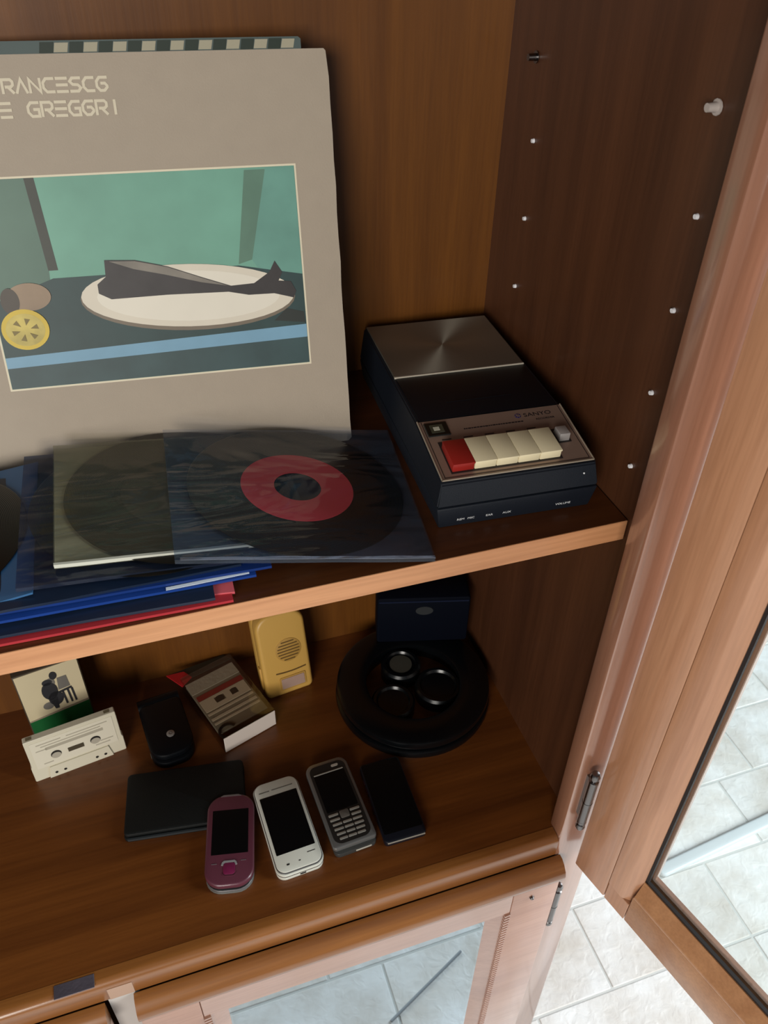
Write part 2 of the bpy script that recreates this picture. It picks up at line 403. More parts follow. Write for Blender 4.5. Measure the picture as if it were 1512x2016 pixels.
MB(Md).box(.0736, DW-.0736, .0125, .0165, gz0, gz1).build('glass_pane', GLASS, door, smooth=0)
hinge(door, -.0085, -.0575, -.3655, -.2675, .0050, CHROME)
hinge(door, -.0085, -.0575, .46, .558, .0050, CHROME)

# --- lower doors
def lower_door(xr, width, mirror):
    d = bpy.data.objects.new('door', None); COL.objects.link(d); d.parent = cab
    d['label'] = 'lower glazed door with a rounded top moulding'
    X = (lambda a: xr-a) if not mirror else (lambda a: xr+a)      # a runs away from the hinge side
    def bx(a0, a1, *r, **k):
        a, b_ = sorted((X(a0), X(a1))); return MB().box(a, b_, *r, **k)
    zt, zb, yf = -.4290, BOT+.01, -.0605
    # top moulding: nosing then cove
    p = [(-.0490, zt), (-.0545, zt), (-.0600, zt-.003), (-.0655, zt-.0095), (-.0675, zt-.016), (-.0668, zt-.022), (-.0640, zt-.027), (-.0605, zt-.030), (-.0490, zt-.030)]
    a, b_ = sorted((X(0), X(width)))
    MB().prism(p, a, b_, 'x').build('top_moulding', W_LIP, d)
    bx(.056, width-.056, yf, -.049, zt-.0760, zt-.0303, bev=.0008, seg=1).build('door_rail', W_LOWER, d)
    bx(.056, width-.056, yf, -.049, zb, zb+.07, bev=.0008, seg=1).build('door_rail', W_LOWER, d)
    for a0, a1 in ((0, .0557), (width-.0557, width)):
        bx(a0, a1, yf, -.049, zb, zt-.0303, bev=.0012, seg=2).build('door_stile', W_LOWER, d)
    for a0, a1 in ((.0560, .0820), (width-.0560, width-.0820)):
        p = [(X(a0), yf+.0016), (X(a0+(a1-a0)*.25), yf+.0022), (X(a1), yf+.0105), (X(a1), -.049), (X(a0), -.049)]
        MB().prism(p, zb+.0702, zt-.0762, 'z').build('glazing_bead', W_LOWER, d)
        bs = MB(); n = 120
        xx = X(a0+(a1-a0)*.12)
        for k in range(n):
            z = zt-.079-k*.0062
            if z < zb+.075: break
            bs.hexa([(xx-.0034, yf-.0016, z-.0021), (xx+.0034, yf-.0016, z-.0008), (xx+.0034, yf+.0026, z-.0008), (xx-.0034, yf+.0026, z-.0021),
                     (xx-.0034, yf-.0016, z+.0008), (xx+.0034, yf-.0016, z+.0021), (xx+.0034, yf+.0026, z+.0021), (xx-.0034, yf+.0026, z+.0008)])
        tag(bs.build('bead_strip', W_LOWER, d, smooth=0), kind='stuff')
    a, b_ = sorted((X(.080), X(width-.080)))
    MB().box(a, b_, -.0508, -.0490, zb+.068, zt-.070).build('glass_pane', DGLASS, d, smooth=0)
    sc = MB().cyl((X(.0325), yf+.0002, zt-.053), (X(.0325), yf-.0016, zt-.053), .0026, 14).ball((X(.0325), yf-.0016, zt-.053), .0022, 12)
    sc.build('screw', CHROME, d)
    hinge(d, X(-.0068), -.0545, -.585, -.489, .0048, CHROME)
    return d
lower_door(-.0155, .4535, False)
lower_door(-.9885+.0, .4930, True)

# upper shelf, lying on its pegs
sh = thing('shelf', 'brown wooden shelf board carrying the records and the tape recorder', 'shelf', pose(-.5, .15, -.0098))
Tsh = Matrix.Translation((.5, -.15, .0098))
MB(Tsh).box(LEFT+.001, -.0013, .0012, D-.001, -.0196, 0).build('board', W_SHELF, sh, smooth=0)
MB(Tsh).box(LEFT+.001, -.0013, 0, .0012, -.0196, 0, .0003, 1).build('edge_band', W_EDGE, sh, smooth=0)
for y in (.03, .24):
    for x in (.0003, LEFT-.0003):
        s = -1 if x > -.5 else 1
        MB().cyl((x, y, -.0222), (x+s*.007, y, -.0222), .0025, 10).build('shelf_peg', CHROME, cab)

# white bar lying on the tiles
rod = thing('floor_bar', 'long white rounded bar lying on the tiles beyond the open glass door', 'bar', pose(.448, .175, FZ, math.radians(5.4)))
m = MB(); pr = rr(0, .75, -.013, .013, .012, 6)
m.prism(pr, 0, .011, 'z', bev=.0045, seg=3)
m.build('bar', plain('white_plastic', srgb(204, 210, 212), .4), rod)

# added cord, standing in for a line seen mirrored in the lower door glass
cord = thing('added_cord', 'added thin dark grey cord, standing in for a mirrored line, lying on the tiles before the lower glass door', 'cord', pose(-.06, -.232, FZ))
m = MB(); pts = [(-.085+.02*k, .0420-.0088*k, .0026) for k in range(9)]
for a, b_ in zip(pts[:-1], pts[1:]): m.cyl(a, b_, .0024, 10)
m.build('cord', plain('added_cord_grey', srgb(146, 150, 154), .5), cord)  # mesh of the added cord

# ------------------------------------------------------------------ long-play covers leaning at the back of the upper shelf
def cover_pose(x, y, yaw, lean):
    u = Vector((math.cos(yaw), math.sin(yaw), 0)); n0 = Vector((math.sin(yaw), -math.cos(yaw), 0))
    w = Vector((0, 0, 1))*math.cos(lean)-n0*math.sin(lean); n = u.cross(w)
    return Matrix(((u.x, w.x, n.x, x), (u.y, w.y, n.y, y), (u.z, w.z, n.z, 0), (0, 0, 0, 1)))   # local: x along, y up the cover, z towards viewer
CARD = plain('grey_card', srgb(168, 155, 138), .6, bump=.12, bscale=700, var=.05)
cv = thing('album_cover', 'grey album cover with a still-life picture, leaning in front of another cover', 'album cover', cover_pose(-.1823, .1783, -.0913, .2799))
m = MB(); random.seed(3)
edge = [(-.315, 0), (-.003, 0), (0, .003)]+[(random.uniform(-.0007, .0002), .315*k/16) for k in range(1, 16)]+[(-.0015, .3135), (-.003, .315), (-.315, .315)]
m.prism(edge, -.0035, 0)
m.build('sleeve', CARD, cv, smooth=0)
CREAM = plain('cream_ink', srgb(226, 216, 190), .55)
MB().prism([(-.2795, .0738), (-.0315, .0738), (-.0315, .2350), (-.2795, .2350)], 0, .0002).build('picture_border', CREAM, cv, smooth=0)
pic = MB(); mats = []
def ink(col, var=.12, sc=300):
    mats.append(plain('print_ink', col, .5, var=min(.5, var*2), bscale=sc)); pic.mi = len(mats)-1
def ell(cx, cy, ux, uy, vx, vy, n=40, a0=0): return [(cx+ux*math.cos(2*PI*k/n)+vx*math.sin(2*PI*k/n), cy+uy*math.cos(2*PI*k/n)+vy*math.sin(2*PI*k/n)) for k in range(n)]
zz = .0003
def put(pts, z=None):
    global zz
    zz += .00006; pic.poly([(a, b_, zz) for a, b_ in pts])
ink(srgb(112, 166, 146), .14, 220); put([(-.2780, .0753), (-.0330, .0753), (-.0330, .2335), (-.2780, .2335)])
ink(srgb(88, 118, 104), .15, 200); put([(-.2780, .2335), (-.2372, .2335), (-.2315, .171), (-.2326, .1556), (-.2780, .1460)])
ink(srgb(58, 62, 54), .2); put([(-.2372, .2335), (-.2300, .2335), (-.2250, .166), (-.2323, .1660)])
ink(srgb(92, 128, 110), .15); put([(-.0728, .2318), (-.0560, .2318), (-.0735, .1640), (-.0848, .1611)])
ink(srgb(104, 156, 142), .15); put([(-.0560, .2330), (-.0332, .2330), (-.0332, .1500), (-.0640, .1480), (-.0735, .1640)])
ink(srgb(40, 66, 66), .25); put([(-.2778, .1440), (-.2300, .1600), (-.0850, .1600), (-.0332, .1500), (-.0332, .1049), (-.2778, .0980)])
ink(srgb(120, 164, 190), .1); put([(-.2778, .1010), (-.0332, .1085), (-.0332, .0976), (-.2778, .0923)])
ink(srgb(52, 76, 78), .25); put([(-.2778, .0923), (-.0332, .0976), (-.0332, .0755), (-.2778, .0755)])
ink(srgb(38, 44, 40), .2); put([(-.0490, .1230), (-.0345, .1190), (-.0340, .1100), (-.0600, .1135)])
ink(srgb(120, 108, 92), .1); put(ell(-.1266, .1375, .0858, -.0050, .0030, .0262))
ink(srgb(222, 214, 196), .05); put(ell(-.1266, .1392, .0850, -.0050, .0030, .0248))
ink(srgb(232, 226, 210), .03); put(ell(-.1266, .1390, .0730, -.0043, .0026, .0200))
ink(srgb(56, 52, 52), .4, 500); put([(-.1894,.1712),(-.1663,.1697),(-.1415,.1633),(-.1146,.1527),(-.0929,.1446),(-.0955,.1399),(-.1447,.1412),(-.1887,.1409),(-.1977,.146),(-.1976,.1531),(-.1904,.1585)])
ink(srgb(52, 48, 48), .4, 500); put([(-.0929,.1446),(-.074,.1453),(-.0605,.1534),(-.0555,.1619),(-.05,.1526),(-.0536,.1459),(-.0435,.1448),(-.0395,.1366),(-.0421,.1313),(-.058,.1359),(-.0792,.1362),(-.0955,.1399)])
ink(srgb(128, 122, 112), .25, 500); put([(-.1860,.1700),(-.1663,.1690),(-.1415,.1627),(-.1146,.1521),(-.0960,.1450),(-.1160,.1490),(-.1440,.1570),(-.1680,.1630)])
ink(srgb(150, 128, 104), .3); put(ell(-.2505, .1474, .0165, 0, 0, .0106))
ink(srgb(70, 62, 52), .3); put(ell(-.2650, .1450, .0070, 0, 0, .0100))
ink(srgb(212, 184, 58), .12); put(ell(-.2580, .1225, .0180, 0, 0, .0160))
ink(srgb(196, 178, 90), .3, 900); put(ell(-.2580, .1223, .0148, 0, 0, .0128))
ink(srgb(120, 104, 40), .3)
for a in range(0, 360, 60):
    c, s_ = math.cos(math.radians(a+14)), math.sin(math.radians(a+14))
    put([(-.258+.004*c, .1223+.0035*s_), (-.258+.010*c-.0022*s_, .1223+.0088*s_+.002*c), (-.258+.010*c+.0022*s_, .1223+.0088*s_-.002*c)])
pic.build('still_life_picture', None, cv, smooth=0, mats=mats)
GL = {'F': [[(0,0),(0,1)], [(0,1),(1,1)], [(0,.5),(.8,.5)]], 'R': [[(0,0),(0,1),(.8,1),(1,.85),(1,.6),(.8,.45),(.3,.45)], [(.5,.45),(1,0)]],
      'A': [[(0,0),(.5,1),(1,0)]], 'N': [[(0,0),(0,1),(1,0),(1,1)]], 'C': [[(1,1),(.3,1),(0,.7),(0,.3),(.3,0),(1,0)]],
      'E': [[(0,1),(1,1)], [(0,.5),(1,.5)], [(0,0),(1,0)]], 'S': [[(1,1),(.25,1),(0,.75),(.25,.52),(.75,.48),(1,.25),(.75,0),(0,0)]],
      'O': [[(1,1),(.3,1),(0,.7),(0,.3),(.3,0),(.7,0),(1,.25),(1,.35),(.8,.55),(.45,.55)]], 'G': [[(1,1),(.3,1),(0,.7),(0,.3),(.3,0),(1,0),(1,.5),(.55,.5)]],
      'D': [[(0,0),(0,1),(.6,1),(1,.65),(1,.35),(.6,0),(0,0)]], 'I': [[(.5,0),(.5,1)]]}
LET = plain('pale_ink', srgb(214, 204, 180), .55)
def letters(word, x_end, y, pitch, w, h, slope=0.0):
    for k, ch in enumerate(word):
        if ch == ' ': continue
        x0 = x_end-(len(word)-k)*pitch
        m = MB()
        for q, st in enumerate(GL[ch]): m.stroke([(x0+px*w, y+py*h+slope*(x0+px*w)) for px, py in st], .00195, .0001, .0002+.00006*q)
        m.build('letter', LET, cv, smooth=0)
letters('FRANCESCO', -.1640, .2905, .00935, .0072, .0086)
letters('DE GREGORI', -.1570, .2748, .0096, .0074, .0090)
# taller cover standing behind it, with a chequered top edge
cv2 = thing('album_cover', 'dark teal album cover with a chequered top edge, standing behind the grey cover', 'album cover', cover_pose(-.2015, .1885, -.0913, .2550))
TEAL = plain('teal_card', srgb(74, 88, 86), .6, var=.2, bscale=200)
MB().prism([(-.320, 0), (0, 0), (0, .3195), (-.002, .321), (-.320, .321)], -.0030, 0).build('sleeve', TEAL, cv2, smooth=0)
m = MB()
for k in range(9):
    x = -.0060-k*.0205; m.prism([(x-.0095, .3135), (x, .3135), (x+.0015, .3195), (x-.0080, .3195)], 0, .0003)
tag(m.build('chequer_print', plain('cheque_ink', srgb(164, 158, 136), .6), cv2, smooth=0), 'pale printed chequers')
m = MB()
for k in range(9):
    x = -.0160-k*.0205; m.prism([(x-.0095, .3130), (x, .3130), (x+.0015, .3200), (x-.0080, .3200)], 0, .0003)
tag(m.build('chequer_print', plain('cheque_green', srgb(30, 44, 34), .6), cv2, smooth=0), 'dark green printed chequers')

# ------------------------------------------------------------------ pile of seven-inch records in sleeves
PILE = 'record sleeves in the pile on the upper shelf'
def bil(c, u, v):
    (a, b_, cc, d) = [Vector(p) for p in c]      # front-left, front-right, back-right, back-left
    return a*(1-u)*(1-v)+b_*u*(1-v)+cc*u*v+d*(1-u)*v
def sheet(name, label, corners, mat, thick=.0022, wave=.0006, seed=0, curl=0.0, under=None):
    cx = sum((Vector(p) for p in corners), Vector())/4
    o = thing(name, label, 'record sleeve', Matrix.Translation(cx), PILE)
    def fn(u, v):
        p = bil(corners, u, v)-cx
        k = noise.noise(Vector((u*4.2+seed*7.1, v*3.1, seed*3.3)))
        e = min(u, 1-u, v, 1-v)
        p.z += wave*k
        p.z -= curl*max(0, 1-v*9)*(0.3+.7*(math.sin(u*5+seed)*.5+.5))
        return p
    m = MB(); m.grid(fn, 28, 24, thick)
    if under:
        m.bm.faces.ensure_lookup_table()
        for f in m.bm.faces[28*24:2*28*24]: f.material_index = 1
    m.build('envelope', mat, o, smooth=50, mats=[mat, under] if under else None)
    return o, cx, fn
VINYL, nt_, b_v = new_mat('vinyl')
b_v.inputs['Base Color'].default_value = srgb(14, 14, 12); b_v.inputs['Roughness'].default_value = .3
tc_ = nt_.nodes.new('ShaderNodeTexCoord'); wv = nt_.nodes.new('ShaderNodeTexWave'); wv.wave_type = 'RINGS'; wv.rings_direction = 'Z'
wv.inputs['Scale'].default_value = 260; nt_.links.new(tc_.outputs['Object'], wv.inputs['Vector'])
bp_ = nt_.nodes.new('ShaderNodeBump'); bp_.inputs['Strength'].default_value = .25; bp_.inputs['Distance'].default_value = .0003
nt_.links.new(wv.outputs['Color'], bp_.inputs['Height']); nt_.links.new(bp_.outputs['Normal'], b_v.inputs['Normal'])
def disc(label, corners, uv, dz, labelmat, r=.0870, rl=.0455, hole=.0190):
    c = bil(corners, *uv); a, b_, cc, d = [Vector(p) for p in corners]
    ux = (b_-a).normalized(); vy = (d-a); vy = (vy-ux*vy.dot(ux)).normalized(); nn = ux.cross(vy)
    M = Matrix(((ux.x, vy.x, nn.x, c.x), (ux.y, vy.y, nn.y, c.y), (ux.z, vy.z, nn.z, c.z+dz), (0, 0, 0, 1)))
    o = thing('vinyl_single', label, 'record', M, 'seven-inch singles inside the sleeves')
    MB().lathe([(hole, -.0004), (hole, .0004), (r-.001, .0004), (r, 0), (r-.001, -.0004)], (0, 0, 0), 72, closed=True).build('disc', VINYL, o)
    MB().lathe([(hole, .00045), (hole, .00062), (rl, .00062), (rl, .00045)], (0, 0, 0), 64, closed=True).build('paper_label', labelmat, o)
    return o
RED_PAPER = plain('red_paper', srgb(170, 40, 48), .6, var=.15, bscale=200)
LIT_RED = plain('lit_red_paper', srgb(196, 84, 92), .6, var=.12, bscale=200)  # red paper again, with its lit pinkish tone put into the colour
NAVYP = plain('navy_paper', srgb(22, 34, 54), .35, var=.3, bscale=260)
BLUEP = plain('blue_paper', srgb(24, 58, 130), .35, var=.2, bscale=260)
BLUE2 = plain('deep_blue_paper', srgb(20, 48, 110), .35, var=.25, bscale=260)
SKY = plain('steel_blue_paper', srgb(56, 98, 140), .4, var=.2, bscale=260)
P3 = lambda x0, y0, z0, x1, y1, z1, dep, sk=.0, zb=0.0: [(x0, y0, z0), (x1, y1, z1), (x1+sk, y1+dep, z1+zb), (x0+sk, y0+dep, z0+zb)]
sheet('record_sleeve', 'red paper sleeve at the very bottom of the record pile', P3(-.507, .0075, .0026, -.3228, .0024, .0026, .166, .004), RED_PAPER, .0022, .0003, 1)
sheet('record_sleeve', 'red sleeve, coloured pinkish as lit, lying directly on the bottom red sleeve', P3(-.4985, .0330, .0060, -.3205, .0090, .0054, .150, .004), LIT_RED, .0022, .0006, 2, .0020)
sheet('record_sleeve', 'dark navy sleeve low in the pile, just above the two red ones', P3(-.5130, .0095, .0092, -.3350, .0045, .0085, .166, .006), NAVYP, .0024, .0006, 3, .0020)
o, cx, fn = sheet('record_sleeve', 'bright blue sleeve with a white paper strip near its right corner', P3(-.4880, .0170, .0140, -.3031, .0155, .0104, .160, .004), BLUEP, .0022, .0006, 4, .0004)
def strip(u, v):
    p = fn(.975-.32*(1-u), .002+.012*u+.018*v); return (p.x, p.y, p.z+.0005)
MB().grid(strip, 16, 2, .0003).build('white_strip', plain('white_paper', srgb(226, 232, 238), .6), o)
sheet('record_sleeve', 'deep blue sleeve lying over the sleeve with the white strip', P3(-.4760, .0210, .0176, -.2909, .0186, .0128, .158, .004), BLUE2, .0022, .0006, 5, .0004)
sheet('record_sleeve', 'navy sleeve in the middle of the pile, its front edge set back', P3(-.5000, .0190, .0214, -.3120, .0240, .0154, .156, .004), NAVYP, .0022, .0008, 6, .0006)
FILM1 = film_mat('clear_blue_film', (.90, .92, .96, 1), .05, srgb(110, 125, 145), .09, .5, 8)
FILM2 = film_mat('milky_film', (.86, .86, .80, 1), .12, srgb(150, 148, 130), .14, .3, 9)
FILM3 = film_mat('smoky_blue_film', (.55, .60, .72, 1), .20, srgb(60, 70, 94), .18, .3, 9)
UNDER1 = film_mat('blue_under_film', (.66, .74, .84, 1), .30, srgb(84, 98, 116), .2, .2, 9)
UNDER2 = film_mat('milky_under_film', (.8, .8, .74, 1), .60, srgb(176, 172, 150), .25, .2, 9)
FILM4 = film_mat('blue_film', (.70, .80, .92, 1), .15, srgb(90, 130, 170), .2, .5, 18)
DARKLAB = plain('dark_label', srgb(48, 46, 40), .5)
c4 = P3(-.6380, .0260, .0060, -.4530, .0285, .0255, .160, .004)
c4b = [(x, y, z-.0022) for x, y, z in c4]
sheet('record_sleeve', 'steel blue sleeve at the left edge, partly under the smoky one', c4b, SKY, .0016, .0004, 7)
disc('black single on the steel blue sleeve at the left edge', c4b, (.5, .52), .0011, DARKLAB, hole=.0037)
c3 = P3(-.4620, .0270, .0312, -.2790, .0240, .0168, .160, .004)
sheet('record_sleeve', 'smoky blue see-through sleeve under the milky one', c3, FILM3, .0032, .0006, 8, .0006)
disc('black single inside the smoky blue sleeve', c3, (.50, .52), -.0019, DARKLAB, hole=.0037)
c2 = P3(-.4366, .0382, .0352, -.2540, .0330, .0182, .152, .002)
o2, cx2, fn2 = sheet('record_sleeve', 'milky see-through sleeve, second from the top of the pile', c2, FILM2, .0034, .0005, 9, under=UNDER2)
def rim2(u, v):
    p = fn2(u, .002+.016*v); return (p.x, p.y-.0006, p.z+.0004)
MB().grid(rim2, 24, 1, .0030).build('white_edge', plain('white_edge', srgb(206, 204, 188), .6), o2)
disc('black single inside the milky sleeve', c2, (.51, .50), -.0019, DARKLAB, hole=.0037)
c1 = [(-.3575, .0150, .0395), (-.1700, -.0012, .0062), (-.1490, .1747, .0068), (-.3466, .1816, .0395)]
o1, cx1, fn1 = sheet('record_sleeve', 'clear bluish sleeve on top of the pile, reaching to the shelf edge', c1, FILM1, .0038, .0007, 10, .0010, under=UNDER1)
def hem(u, v):
    p = fn1(.02+.98*u, .001+(.012+.014*abs(noise.noise(Vector((u*4.1, 3.3, 0)))))*v); return (p.x, p.y-.0004, p.z+.0003)
tag(MB().grid(hem, 30, 1, .0004).build('hem', film_mat('hem_film', (.8, .84, .9, 1), .30, srgb(170, 176, 192), .15, .8, 12), o1), 'pale welded hem')
LABRED, nt, b = new_mat('red_label'); b.inputs['Base Color'].default_value = srgb(204, 62, 74); b.inputs['Roughness'].default_value = .5
disc('black single with a red paper label in the top clear sleeve', c1, (.516, .522), -.0022, LABRED)

# ------------------------------------------------------------------ cassette tape recorder
rec = thing('tape_recorder', 'dark navy cassette tape recorder with cream keys and a brushed metal plate', 'tape recorder', pose(-.0876, .0291, .0070, -.0599))
m = MB()
def slab(y0, y1, z0, z1, w0, w1, yo=0.0, bev=.002):
    m.hexa([(-w0/2, y0+yo, z0), (w0/2, y0+yo, z0), (w0/2, y1, z0), (-w0/2, y1, z0), (-w1/2, y0, z1), (w1/2, y0, z1), (w1/2, y1, z1), (-w1/2, y1, z1)], bev)
slab(0, .2556, -.0070, .0146, .131, .138, .003, .0018)
m.build('lower_case', NAVY, rec)
m = MB()
pr = [(.0006, .0153), (.0042, .0350), (.0062, .0362), (.0760, .0466), (.2550, .0466), (.2550, .0153)]
wd_ = [.1376, .1316, .1290, .1290, .1290, .1376]
n = len(pr); vs = [(-w/2, y, z) for (y, z), w in zip(pr, wd_)]+[(w/2, y, z) for (y, z), w in zip(pr, wd_)]
m._add(vs, [tuple(range(n))[::-1], tuple(range(n, 2*n))]+[(i, (i+1) % n, n+(i+1) % n, n+i) for i in range(n)])
bmesh.ops.recalc_face_normals(m.bm, faces=m.bm.faces[:])
bmesh.ops.bevel(m.bm, geom=[e for e in m.bm.edges], offset=.0012, segments=2, affect='EDGES')
m.build('upper_case', NAVY, rec)
BRUSH, nt, b = new_mat('brushed_plate')
b.inputs['Base Color'].default_value = srgb(150, 146, 134); b.inputs['Metallic'].default_value = .75; b.inputs['Roughness'].default_value = .46
b.inputs['Anisotropic'].default_value = .9; b.inputs['Anisotropic Rotation'].default_value = .25
tg = nt.nodes.new('ShaderNodeTangent'); tg.direction_type = 'RADIAL'; tg.axis = 'Z'; nt.links.new(tg.outputs[0], b.inputs['Tangent'])
pl = MB().box(-.0622, .0622, -.0513, .0513, -.0006, .0012, .0005, 1).build('brushed_metal_plate', BRUSH, rec)
pl.location = (0, .2035, .0468)
MB().box(-.0622, .0622, .1505, .1520, .0464, .0482, .0003, 1).build('plate_lip', plain('bright_lip', srgb(216, 208, 190), .35, .3), rec)
m = MB().box(-.0615, .0615, .0775, .1500, .0462, .0474, .0008)
m.box(-.030, .030, .1010, .1020, .0473, .0477)
m.build('cassette_lid', plain('lid_black', srgb(10, 13, 20), .45, spec=.3), rec)
RIMM = plain('panel_rim', srgb(170, 156, 138), .4, .3)
ang = math.atan2(.0466-.0362, .0760-.0062)
Mp = Matrix.Translation((0, .0064, .0364)) @ Matrix.Rotation(ang, 4, 'X')     # panel frame: x right, y up the slope, z out
PANEL = plain('brown_metal_panel', srgb(150, 126, 112), .42, .35, var=.12, bscale=300)
MB(Mp).box(-.0640, .0640, .0004, .0702, .0, .0010, .0004, 1).build('control_panel', PANEL, rec)
DARKIN = plain('dark_line', srgb(34, 26, 24), .6)
fr_ = MB(Mp)
for b4 in ((-.0612, .0612, .0026, .0031), (-.0612, -.0607, .0026, .0690), (.0607, .0612, .0026, .0690)): fr_.box(b4[0], b4[1], b4[2], b4[3], .0010, .0012)
fr_.build('panel_outline', DARKIN, rec)
rm = MB(Mp)
for b4 in ((-.0645, .0645, -.0004, .0010), (-.0645, -.0633, -.0004, .0705), (.0633, .0645, -.0004, .0705)): rm.box(b4[0], b4[1], b4[2], b4[3], .0004, .0017, .0003, 1)
rm.build('panel_rim', RIMM, rec)
MB(Mp).box(-.0545, .0395, .0060, .0430, .0009, .0013).build('key_recess', DARKIN, rec, smooth=0)
KEYC = plain('cream_key', srgb(232, 220, 184), .38); KEYR = plain('red_key', srgb(152, 36, 30), .38)
for k in range(5):
    x0 = -.0535+k*.01835
    m = MB(Mp)
    y0, y1 = .0078, .0365
    m.hexa([(x0, y0, .001), (x0+.0180, y0, .001), (x0+.0180, y1, .001), (x0, y1, .001), (x0, y0+.0004, .0088), (x0+.0180, y0+.0004, .0088), (x0+.0180, y1, .0078), (x0, y1, .0078)], .0008)
    m.hexa([(x0-.0001, y0-.0008, .0078), (x0+.0181, y0-.0008, .0078), (x0+.0181, y1, .0070), (x0-.0001, y1, .0070), (x0-.0001, y0-.0006, .0094), (x0+.0181, y0-.0006, .0094), (x0+.0181, y1, .0084), (x0-.0001, y1, .0084)], .0005)
    o = m.build('key', KEYC if k else KEYR, rec)
    if not k: o['label'] = 'red record key'
m = MB(Mp).box(-.0600, -.0405, .0500, .0665, .0009, .0022, .0006, 1); m.build('level_meter', plain('meter_black', srgb(14, 16, 14), .35), rec)
MB(Mp).box(-.0560, -.0450, .0535, .0630, .0021, .0025).build('meter_window', plain('meter_glass', srgb(64, 66, 54), .12), rec)
MB(Mp).box(-.0535, -.0485, .0560, .0600, .0024, .0028).build('meter_scale', plain('meter_scale', srgb(190, 188, 170), .4), rec)
MB(Mp).box(.0425, .0545, .0235, .0405, .0009, .0014).build('knob_slot', DARKIN, rec)
MB(Mp).hexa([(.0440, .0250, .0012), (.0530, .0250, .0012), (.0530, .0375, .0012), (.0440, .0375, .0012), (.0440, .0256, .0085), (.0530, .0256, .0085), (.0530, .0368, .0075), (.0440, .0368, .0075)], .0005).build('slide_knob', plain('knob_metal', srgb(186, 182, 180), .35, .4), rec)
INK = plain('black_ink', srgb(22, 20, 26), .5)
text_obj('lettering', 'SANYO', .0062, Mp @ Matrix.Translation((.0270, .0600, .0011)), INK, rec, squash=1.22)
text_obj('lettering', 'RECORDER', .0030, Mp @ Matrix.Translation((.0360, .0545, .0011)), INK, rec, squash=1.1)
m = MB(Mp).lathe([(0, .0010), (.0027, .0010), (.0027, .0013), (0, .0013)], (.0222, .0622, 0), 20)
m.build('emblem', plain('emblem_violet', srgb(44, 38, 96), .4), rec)
m = MB(Mp)
for a in range(3):
    c, s_ = math.cos(a*PI/3), math.sin(a*PI/3)
    m.prism([(.0222-.0024*c-.0003*s_, .0622-.0024*s_+.0003*c), (.0222-.0024*c+.0003*s_, .0622-.0024*s_-.0003*c), (.0222+.0024*c+.0003*s_, .0622+.0024*s_-.0003*c), (.0222+.0024*c-.0003*s_, .0622+.0024*s_+.0003*c)], .0013, .0015)
m.build('emblem_rays', PANEL, rec, smooth=0)
m = MB(Mp)
x = -.028
while x < .024:
    w = random.choice((.0012, .0018, .0024)); m.box(x, x+w, .0545, .0556, .001, .0012); x += w+.0006
for k in range(5): m.box(-.0500+k*.0184, -.0420+k*.0184, .0450, .0459, .001, .0012)
tag(m.build('fine_print', INK, rec, smooth=0), kind='stuff')
WHT = plain('white_print', srgb(222, 224, 226), .5)
for s_, x in (('REM', -.0510), ('MIC', -.0420), ('EAR', -.0265), ('AUX', -.0120), ('VOLUME', .0340)):
    text_obj('lettering', s_, .0030, Matrix.Translation((x, .0017, -.0005)) @ Matrix.Rotation(PI/2+.14, 4, 'X'), WHT, rec, squash=1.15)
MB().ball((.0545, .0016, .0285), .0008, 10).build('rivet', WHT, rec)

# ------------------------------------------------------------------ things on the bottom board
ZB = -H
# purple slider phone
ph = thing('mobile_phone', 'purple slider phone with a round-cornered face and silver navigation arc', 'mobile phone', pose(-.3651, .0007, ZB, -.2016), 'old phones laid in a row')
PURP = plain('purple_plastic', srgb(90, 45, 57), .35, coat=.3); SILV = plain('silver_plastic', srgb(176, 174, 176), .3, .8)
SCREEN = plain('screen_black', srgb(9, 10, 11), .22); GREY = plain('grey_plastic', srgb(110, 108, 104), .4, .3)
MB().rrect(-.0242, .0242, .0, .1020, 0, .0028, .017, .001).build('back_shell', GREY, ph)
MB().rrect(-.0240, .0240, .0008, .1015, .0028, .0052, .017, .0006).build('silver_band', SILV, ph)
MB().rrect(-.0238, .0238, .0012, .1020, .0052, .0066, .017, .0003).build('gap_band', BLACK, ph)
MB().rrect(-.0248, .0248, .0016, .1030, .0066, .0146, .0175, .0022, 8, 3).build('slider_case', PURP, ph)
MB().rrect(-.0188, .0188, .0345, .0845, .0144, .01475, .0006).build('screen', SCREEN, ph)
MB().rrect(-.0060, .0060, .0128, .0250, .0144, .0152, .003, .0003).build('navigation_key', plain('magenta_key', srgb(112, 30, 66), .35), ph)
arc = MB()
pts = [(-.0070, .0195), (-.0068, .0245), (-.0052, .0265), (.0052, .0265), (.0068, .0245), (.0070, .0195)]
arc.stroke([(-.0070, .0230), (-.0064, .0250), (-.0050, .0262), (.0050, .0262), (.0064, .0250), (.0070, .0230)], .0020, .0145, .0008)
arc.build('silver_arc', plain('bright_silver', srgb(228, 226, 226), .25, .7), ph)
MB().stroke([(-.0070, .0140), (-.0060, .0122), (-.0040, .0112), (.0040, .0112), (.0060, .0122), (.0070, .0140)], .0009, .0145, .0005).build('lower_arc', PURP, ph)
for x0, y0 in ((-.0180, .0245), (.0115, .0262)): MB().box(x0, x0+.0055, y0, y0+.0006, .0146, .0149).build('soft_key_mark', SILV, ph)
MB().prism([(-.011, .1008), (.011, .1008), (.008, .1026), (-.008, .1026)], .0135, .0148).build('earpiece', SILV, ph)
